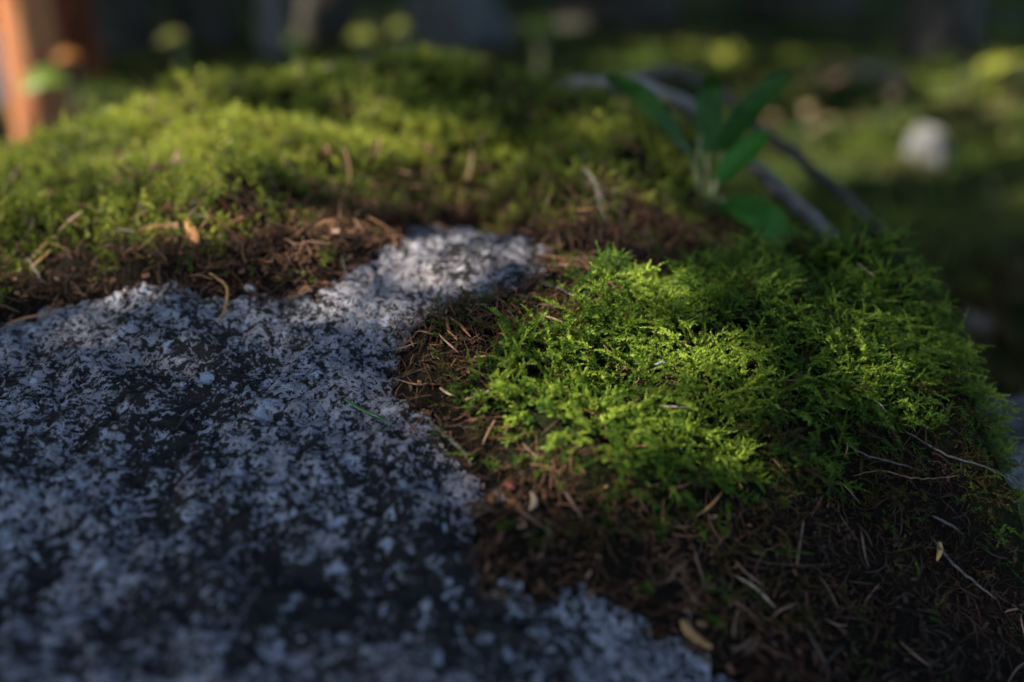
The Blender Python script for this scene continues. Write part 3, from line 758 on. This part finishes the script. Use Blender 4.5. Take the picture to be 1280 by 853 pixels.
tag(g, 'mossy forest floor behind and beside the boulder', 'ground', kind='structure')

def gnrm(x, y, e=.03):
    n = np.stack([-(ground_h(x + e, y) - ground_h(x - e, y)) / (2 * e), -(ground_h(x, y + e) - ground_h(x, y - e)) / (2 * e), np.ones_like(x)], -1)
    return n / np.linalg.norm(n, axis=1, keepdims=True)
lo3 = [shoot(rng, .05 * rng.uniform(.8, 1.2), 2, .010, .020, 2, .5, arch=.6) for _ in range(6)]
lo4 = [shoot(rng, .03, 2, .006, .011, 2, .6, arch=.6) for _ in range(6)]
x, y = sample(60000, -6, 6, .9, 9); wgt = fbm(x, y, 2.2, 3, 500)
ok = (wgt > -.02) & (np.abs(x) < .62 * y + .4) & (U(len(x)) < np.clip(3.2 / y, 0, 1) ** 1.5)
x, y = x[ok], y[ok]; N = gnrm(x, y)
o = scatter('moss', lo3, np.stack([x, y, ground_h(x, y)], 1), N, rdir(len(x), N, 1.4), rng.uniform(.6, 1.3, len(x)) * .8, .40 + 1.2 * fbm(x, y, 3, 2, 510) + rng.normal(0, .15, len(x)), M_mossA)
tag(o, 'blurred moss carpet on the forest floor behind the boulder', 'moss', kind='stuff'); print('floor tufts', len(x))
x, y = sample(9000, .3, 1.5, .5, 1.9); N = gnrm(x, y)
o = scatter('moss', lo4, np.stack([x, y, ground_h(x, y)], 1), N, rdir(len(x), N, 1.2), rng.uniform(.6, 1.3, len(x)), .15 + 1.2 * fbm(x, y, 6, 2, 511), M_mossA)
tag(o, 'dark moss mound on the ground beside the right edge of the boulder', 'moss', kind='stuff')
# leaf litter on the floor
P_leafl = [ones(flake_proto(rng, .035, .012)) for _ in range(8)]
x, y = sample(16000, -4, 4, .9, 6); ok = (fbm(x, y, 2.2, 3, 500) < -.02) & (np.abs(x) < .65 * y + .4) & (U(len(x)) < .25); x, y = x[ok], y[ok]; N = gnrm(x, y)
o = scatter('litter', P_leafl, np.stack([x, y, ground_h(x, y) + .006], 1), N, rdir(len(x), N, .3), rng.uniform(.5, 1.6, len(x)), rng.uniform(.1, 1, len(x)), M_litter, 1.5)
tag(o, 'brown leaf litter on the forest floor between the moss patches', 'litter', kind='stuff')

def gat(px, py): return march(None, px, py, ground=True, d1=30)[0]

def stone(loc, r, mat, label, seed, sx=1.2, sz=.75, name='stone'):
    import bmesh
    bm = bmesh.new(); bmesh.ops.create_icosphere(bm, subdivisions=5, radius=1)
    co = np.array([v.co for v in bm.verts]); k = np.zeros(len(co)) + 1
    rs = np.random.default_rng(seed); nn = rs.normal(0, 1, (15, 3)); nn /= np.linalg.norm(nn, axis=1, keepdims=True); hh = rs.uniform(.72, 1.05, 15)
    dt = co @ nn.T; k = np.minimum(1.15, np.where(dt > .05, hh / np.maximum(dt, .05), 9).min(1))
    for ax, (a, b_) in enumerate(((0, 1), (1, 2), (0, 2))): k += .22 * fbm(co[:, a] + seed, co[:, b_] + seed * 2, 1.1, 4, seed + ax)
    for v, q, c in zip(bm.verts, k, co): v.co = Vector((c[0] * sx * r * q, c[1] * r * q, c[2] * sz * r * q))
    me = bpy.data.meshes.new(name); bm.to_mesh(me); bm.free(); me.materials.append(mat); me.polygons.foreach_set('use_smooth', np.ones(len(me.polygons), bool))
    if mat is M_granite: me.attributes.new('stain', 'FLOAT', 'POINT')
    o = bpy.data.objects.new(name, me); col.objects.link(o); o.location = loc; tag(o, label, 'stone'); return o
M_white = simple('pale_stone', (.05, .048, .048), (.17, .165, .165), 28, .8, .3, .004)
M_sunpatch = simple('sunlit_patch', (.55, .54, .50), (.8, .79, .74), 20, .7, .2, .004)  # near-white stone added to stand for a bright patch of sunlit background
M_greyst = simple('grey_stone', (.07, .075, .08), (.15, .155, .165), 14, .85, .3, .006)
p = gat(1155, 200); stone(p + np.array([0, 0, .02]), .050, M_white, 'pale rounded stone on the forest floor at the upper right', 3, 1.0, 1.25)
p = at(np.array(1268), np.array(572), np.array(.60)); stone(p + np.array([.018, .02, -.03]), .052, M_granite, 'grey granite stone beside the right edge of the boulder', 7, 1.1, .9)
p = gat(575, 62); stone(p + np.array([0, .1, .1]), .27, M_greyst, 'big dark grey stone on the forest floor behind the dome', 12, 1.0, .9)
p = gat(1090, 100); stone(p, .10, M_greyst, 'mossy low stone in the background right of the seedling', 15, 1.3, .5)
p = gat(0, 120); stone(p + np.array([-.03, 0, .04]), .13, M_sunpatch, 'pale stone put in for a bright sunlit patch at the upper left edge', 21, .7, 1.2)

# ---------------------------------------------------------------- trees
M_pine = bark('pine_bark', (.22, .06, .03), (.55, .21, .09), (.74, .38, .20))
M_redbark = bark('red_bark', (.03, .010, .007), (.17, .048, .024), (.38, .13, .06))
M_spruce = bark('spruce_bark', (.03, .026, .022), (.085, .075, .065), (.16, .15, .135))
M_birch = bark('grey_bark', (.10, .10, .10), (.22, .215, .21), (.34, .33, .32))
M_need = leaf_mat('spruce_foliage', (.018, .04, .012), (.05, .10, .025), .2, 30)

lit_spots = []   # places where the sun comes through the crowns: centre (world), radius
def lit(px, py, r, w=1, G=G_top, ground=False):
    c = gat(px, py) if ground else march(G, px, py)[0]
    lit_spots.append((c, r, w))
for a in [(700,430,.032,.95),(780,425,.036,.9),(730,530,.036,.92),(850,495,.034,.6),(660,545,.012),(915,465,.018),(770,590,.016),(810,360,.016,.8),(570,440,.014,.7),(600,500,.012,.6),(880,560,.016,.5),
          (560,318,.040,.5),(535,338,.034,.42),(610,312,.036,.5),(480,372,.022,.4),(640,335,.02,.5),(490,345,.020,.6),(640,320,.015,.6),
          (130,205,.085),(240,195,.075),(60,235,.06),(330,215,.055,.9),(440,190,.055,.8),(560,205,.05,.8),(650,225,.035,.7),(720,245,.025,.8),(20,300,.05,.8),(120,290,.03,.7),(350,290,.02,.5),(480,250,.02,.6),
          (1000,350,.018,.4),(1080,400,.02,.35),(400,110,.09,.5),(560,110,.09,.45),(280,120,.08,.55),(680,140,.06,.35),(90,170,.08,.9),(980,600,.012,.3)]:
    lit(*a)
lit_spots.append((at(np.array(55), np.array(103), np.array(1.6)), .05, 1)); lit_spots.append((at(np.array(86), np.array(71), np.array(1.9)), .04, 1))
for a in ((455,46,2.3,.07,.45),(502,34,2.5,.05,.5),(675,30,2.6,.08,.5),(220,48,2.5,.05,.22),(1230,60,4.0,.12,.5)): lit_spots.append((at(np.array(a[0]), np.array(a[1]), np.array(a[2])), a[3], a[4]))
for k in range(80):
    x_, y_ = random.uniform(-.1, 3.2), random.uniform(1.5, 5.0)
    lit_spots.append((np.array([x_, y_, float(ground_h(x_, y_))]), random.uniform(.02, .09) * (1 + y_ * .2), random.uniform(.1, .7)))
for a in [(950,450,.085,.25),(300,200,.20,.30),(560,175,.15,.30),(760,480,.06,.45),(180,180,.10,.8)]: lit(*a)
for a in [(880,66,.20,.7),(1092,205,.07,1),(1090,85,.22,.8),(1010,170,.08,.6),(1155,190,.09,.4),(1230,60,.12,.4),(450,45,.25,.9),(215,50,.2,.5),(670,30,.25,.8),(1220,290,.10,.35),(960,130,.1,.5),(1250,105,.1,.6),(6,120,.28,1),(1100,160,.08,.8),(500,30,.25,.8)]:
    lit(a[0], a[1], a[2], a[3], ground=True)
trunk_spot = at(np.array(30), np.array(80), np.array(2.25))
lit_spots.append((trunk_spot, .17, 1)); lit_spots.append((trunk_spot + np.array([0, 0, .12]), .12, 1)); lit_spots.append((trunk_spot - np.array([0, 0, .12]), .12, 1))
LS = np.array([[*c, r, w] for c, r, w in lit_spots])

def gap(P, mg=0):
    """0 = full shade wanted for a leaf here, 1 = its shadow would fall on a sunlit spot"""
    g = np.zeros(len(P))
    for cx, cy, cz, r, w_ in LS:
        v = P - np.array([cx, cy, cz]); t = v @ S_np; d = np.linalg.norm(v - t[:, None] * S_np, axis=1)
        g = np.maximum(g, w_ * (1 - sstep(r * .75 + mg, r * 1.25 + mg, d)))
    return g

trees = []
def tree(base, r, h, lean, mat, label, name, wob=.01, cat='tree'):
    t = empty(name, base); tag(t, label, cat, 'trees around the boulder')
    s = np.linspace(0, 1, 24); b = np.array(base) - np.array([0, 0, .12])
    path = b + np.stack([lean[0] * s * h + wob * np.sin(s * 9), lean[1] * s * h + wob * np.cos(s * 7), s * h], 1)
    rad = r * (1 - .8 * s) * (1 + .55 * np.exp(-s * h / .18)); V, F = tubegeo(path, rad, 20)
    V = np.array(V); ang = np.arctan2(V[:, 1] - b[1], V[:, 0] - b[0])
    V[:, :2] += (np.stack([np.cos(ang), np.sin(ang)], 1)) * (r * .16 * fbm(ang * 1.4, V[:, 2] * 2, 2, 3, 7))[:, None]
    o = pymesh('trunk', V, F, mat); child(o, t)
    trees.append((t, path, rad, mat)); return t
def bt(px, py): return gat(px, py)
b0 = bt(32, 172)
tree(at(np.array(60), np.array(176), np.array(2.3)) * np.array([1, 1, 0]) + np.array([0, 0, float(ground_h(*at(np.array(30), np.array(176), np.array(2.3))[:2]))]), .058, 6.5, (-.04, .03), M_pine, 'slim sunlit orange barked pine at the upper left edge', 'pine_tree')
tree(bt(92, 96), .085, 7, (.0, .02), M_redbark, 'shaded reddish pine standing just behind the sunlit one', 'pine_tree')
tree(bt(340, 68), .060, 7, (.01, 0), M_birch, 'slim grey trunked tree behind the dome left of the dark stone', 'young_tree')
tree(bt(150, 62), .15, 8, (0, .02), M_spruce, 'dark spruce trunk right of the reddish pine', 'spruce_tree')
tree(bt(255, 55), .13, 8, (.01, .02), M_spruce, 'dark spruce trunk left of the slim grey tree', 'spruce_tree')
tree(bt(410, 42), .13, 8, (0, .0), M_spruce, 'dark spruce trunk right of the slim grey tree', 'spruce_tree')
tree(bt(770, 22), .30, 9, (0, 0), M_spruce, 'thick dark spruce trunk behind the grey branch', 'spruce_tree')
tree(bt(1000, 14), .30, 9, (0, 0), M_spruce, 'thick dark spruce trunk in the far background right of centre', 'spruce_tree')
for x_, y_, lb in ((-2.6, 3.3, 'spruce standing out to the left of the boulder'), (-3.2, -.8, 'spruce near the left flank of the boulder'), (1.9, 4.6, 'spruce trunk behind the pale stone'),
                   (-1.6, 5.4, 'spruce far behind the pines'), (2.9, 2.4, 'spruce standing out to the right of the boulder')):
    if lb.startswith('spruce far') : continue
    tree((x_, y_, float(ground_h(x_, y_))), .14, 8.5, (.0, 0), M_spruce, lb, 'spruce_tree')

# crowns: leafy twigs added up-sun to cast shade, thinned where the sun is to come through
def twig_quads(P, size, asp=.42):
    n = len(P); d = rng.normal(0, 1, (n, 3)); d[:, 2] *= .5; d /= np.linalg.norm(d, axis=1, keepdims=True)
    e = np.cross(d, rng.normal(0, 1, (n, 3))); e /= np.linalg.norm(e, axis=1, keepdims=True)
    L = size * rng.uniform(.6, 1.4, n); d = d * L[:, None]; e = e * (L * asp)[:, None]
    return np.stack([P - d, P + e, P + d, P - e], 1)
def canopy(n, x0, x1, y0, y1, zt, t0, t1, mg):
    x = rng.uniform(x0, x1, n); y = rng.uniform(y0, y1, n); t = rng.uniform(t0, t1, n)
    P = np.stack([x, y, np.full(n, zt)], 1) + S_np * t[:, None]
    g = gap(P, mg); keep = U(n) < -np.log(np.maximum(g, .02)) / 3.9 * (g < .98)
    return P[keep]
cq = []
P1 = canopy(62000, -1.6, 1.1, -.7, 1.7, .57, 2.0, 3.6, 0); cq.append((P1, .032))
P2 = canopy(42000, -3.6, 4.0, .8, 7.5, .25, 3.2, 5.5, .06); cq.append((P2, .105))
P3 = canopy(16000, -9, 9, 5, 16, .3, 4.5, 7.5, .22); cq.append((P3, .27))
base = np.array([[t[0].location.x, t[0].location.y] for t in trees])
allq = np.concatenate([twig_quads(P, s) for P, s in cq]); cen = allq.mean(1)
own = np.argmin(np.linalg.norm(cen[:, None, :2] - base[None], axis=2), 1)
for i, (t, path, rad, mat) in enumerate(trees):
    q = allq[own == i]
    # own top: a ragged cone of twigs round the upper stem
    n = 900; hh = rng.uniform(.55, 1.0, n); a = rng.uniform(0, 6.283, n); rr = (1.1 - hh) * 2.0 * np.sqrt(rng.uniform(0, 1, n))
    idx = (hh * 23).astype(int); Pt = path[idx] + np.stack([rr * np.cos(a), rr * np.sin(a), -rr * .3], 1)
    gq = gap(Pt, .08); Pt = Pt[gq < .3]; q = np.concatenate([q, twig_quads(Pt, .12)])
    V = q.reshape(-1, 3); o = mesh_np('shade_crown', V, np.arange(len(V)).reshape(-1, 4), M_need); child(o, t)
    Vl, Fl = [], []; k = 0
    cc = q.mean(1)
    for j in range(9):
        e = cc[rng.integers(0, len(cc))]; hz = e[2] - .3 if e[2] > 1.2 else 1.2
        ii = int(np.argmin(np.abs(path[:, 2] - hz))); s0 = path[ii]
        if gap(np.linspace(s0, e, 12)).max() > .05: continue
        pt = spline([s0, (s0 + e) / 2 + np.array([0, 0, .1]), e], 8); V_, F_ = tubegeo(pt, np.linspace(rad[ii] * .35, .006, 8), 6)
        Vl.append(V_); Fl += [tuple(v + k for v in f) for f in F_]; k += len(V_)
    if Vl: child(pymesh('limbs', np.concatenate(Vl), Fl, mat), t)

# ---------------------------------------------------------------- low plants in the background
def herb(px, py, nleaf, L, wd, mat, label, name, seed, h=.08, dist=None, cat='plant', spread=1.0, up=(0, 0, 1.)):
    r = np.random.default_rng(seed)
    b = gat(px, py) if dist is None else at(np.array(px), np.array(py), np.array(dist))
    if dist is not None: h = b[2] - float(ground_h(b[0], b[1])); b = np.array([b[0], b[1], b[2] - h])
    t = empty(name, b); tag(t, label, cat)
    for i in range(nleaf):
        a = 6.283 * i / nleaf + r.uniform(-.4, .4); d = np.array([math.cos(a), math.sin(a), 0]) * spread
        if dist is not None: d = np.array([-.9 + .5 * i, -.2, 0])
        top = b + d * L * (.35 if dist is None else -.4) + np.array([0, 0, h * (r.uniform(.6, 1.2) if dist is None else 1)]); V, F = tubegeo(spline([b, b + d * .2 * L + np.array([0, 0, h * .5]), top], 6), .0022, 5)
        child(pymesh('stem', V, F, M_stem), t)
        path = spline([top, top + d * L * .5 + np.array([0, 0, L * .12]), top + d * L * r.uniform(.85, 1.1) - np.array([0, 0, L * .15])], 9)
        s = np.linspace(0, 1, 9); V, F = leaf_geo(path, wd * np.sin(np.clip(s * .94 + .03, 0, 1) * math.pi) ** .7, np.array(up, float), .2, 4)
        child(pymesh('leaf', V, F, mat), t)
    return t
M_lg = leaf_mat('fresh_leaf', (.06, .22, .03), (.12, .34, .05), .4, 60)
M_ld = leaf_mat('dull_leaf', (.05, .09, .025), (.12, .16, .05), .4, 60)
M_lyg = leaf_mat('lime_leaf', (.12, .20, .02), (.22, .30, .04), .4, 60)
M_ly = leaf_mat('yellow_leaf', (.14, .17, .02), (.30, .30, .05), .4, 60)
M_lo = leaf_mat('orange_leaf', (.45, .17, .03), (.62, .28, .06), .4, 60)
M_lb = leaf_mat('tan_leaf', (.22, .15, .08), (.38, .27, .16), .3, 60)
herb(455, 46, 4, .075, .012, M_ly, 'yellow leafed herb behind the dome, left of the dark stone', 'forest_herb', 1, dist=2.3, up=(0, -.8, .6))
herb(502, 34, 3, .06, .010, M_ly, 'smaller yellow green herb close to the dark stone', 'forest_herb', 2, dist=2.5, up=(0, -.8, .6))
herb(675, 30, 4, .09, .014, M_lyg, 'bright green herb right of the dark stone', 'forest_herb', 3, dist=2.6, up=(0, -.8, .6))
herb(1225, 70, 6, .10, .035, M_lg, 'bright green herb at the top right', 'forest_herb', 4, .12)
herb(1100, 172, 5, .10, .009, M_ld, 'green curled leafed herb left of the pale stone', 'forest_herb', 5, .07)
herb(1000, 180, 5, .10, .018, M_lb, 'dry straw coloured herb right of the seedling', 'forest_herb', 6, .06)
herb(885, 85, 8, .16, .05, M_ly, 'yellow green herb above the seedling', 'forest_herb', 7, .06)
herb(220, 48, 3, .07, .012, M_ly, 'dull yellow herb between the dark trunks', 'forest_herb', 8, dist=2.5, up=(0, -.8, .6))
herb(1270, 110, 6, .09, .03, M_ly, 'yellowish herb at the right edge', 'forest_herb', 9, .06)
herb(62, 103, 1, .075, .018, M_lyg, 'single broad green leaf in front of the pines', 'forest_herb', 13, dist=1.6, up=(0, -.8, .6))
herb(1080, 120, 7, .12, .03, M_lb, 'tan withered herb above the green curled one', 'forest_herb', 10, .05)
herb(86, 71, 1, .045, .009, M_lo, 'small orange leaf on a thin stalk in front of the shaded pine', 'forest_herb', 12, dist=1.9, up=(0, -.8, .6))
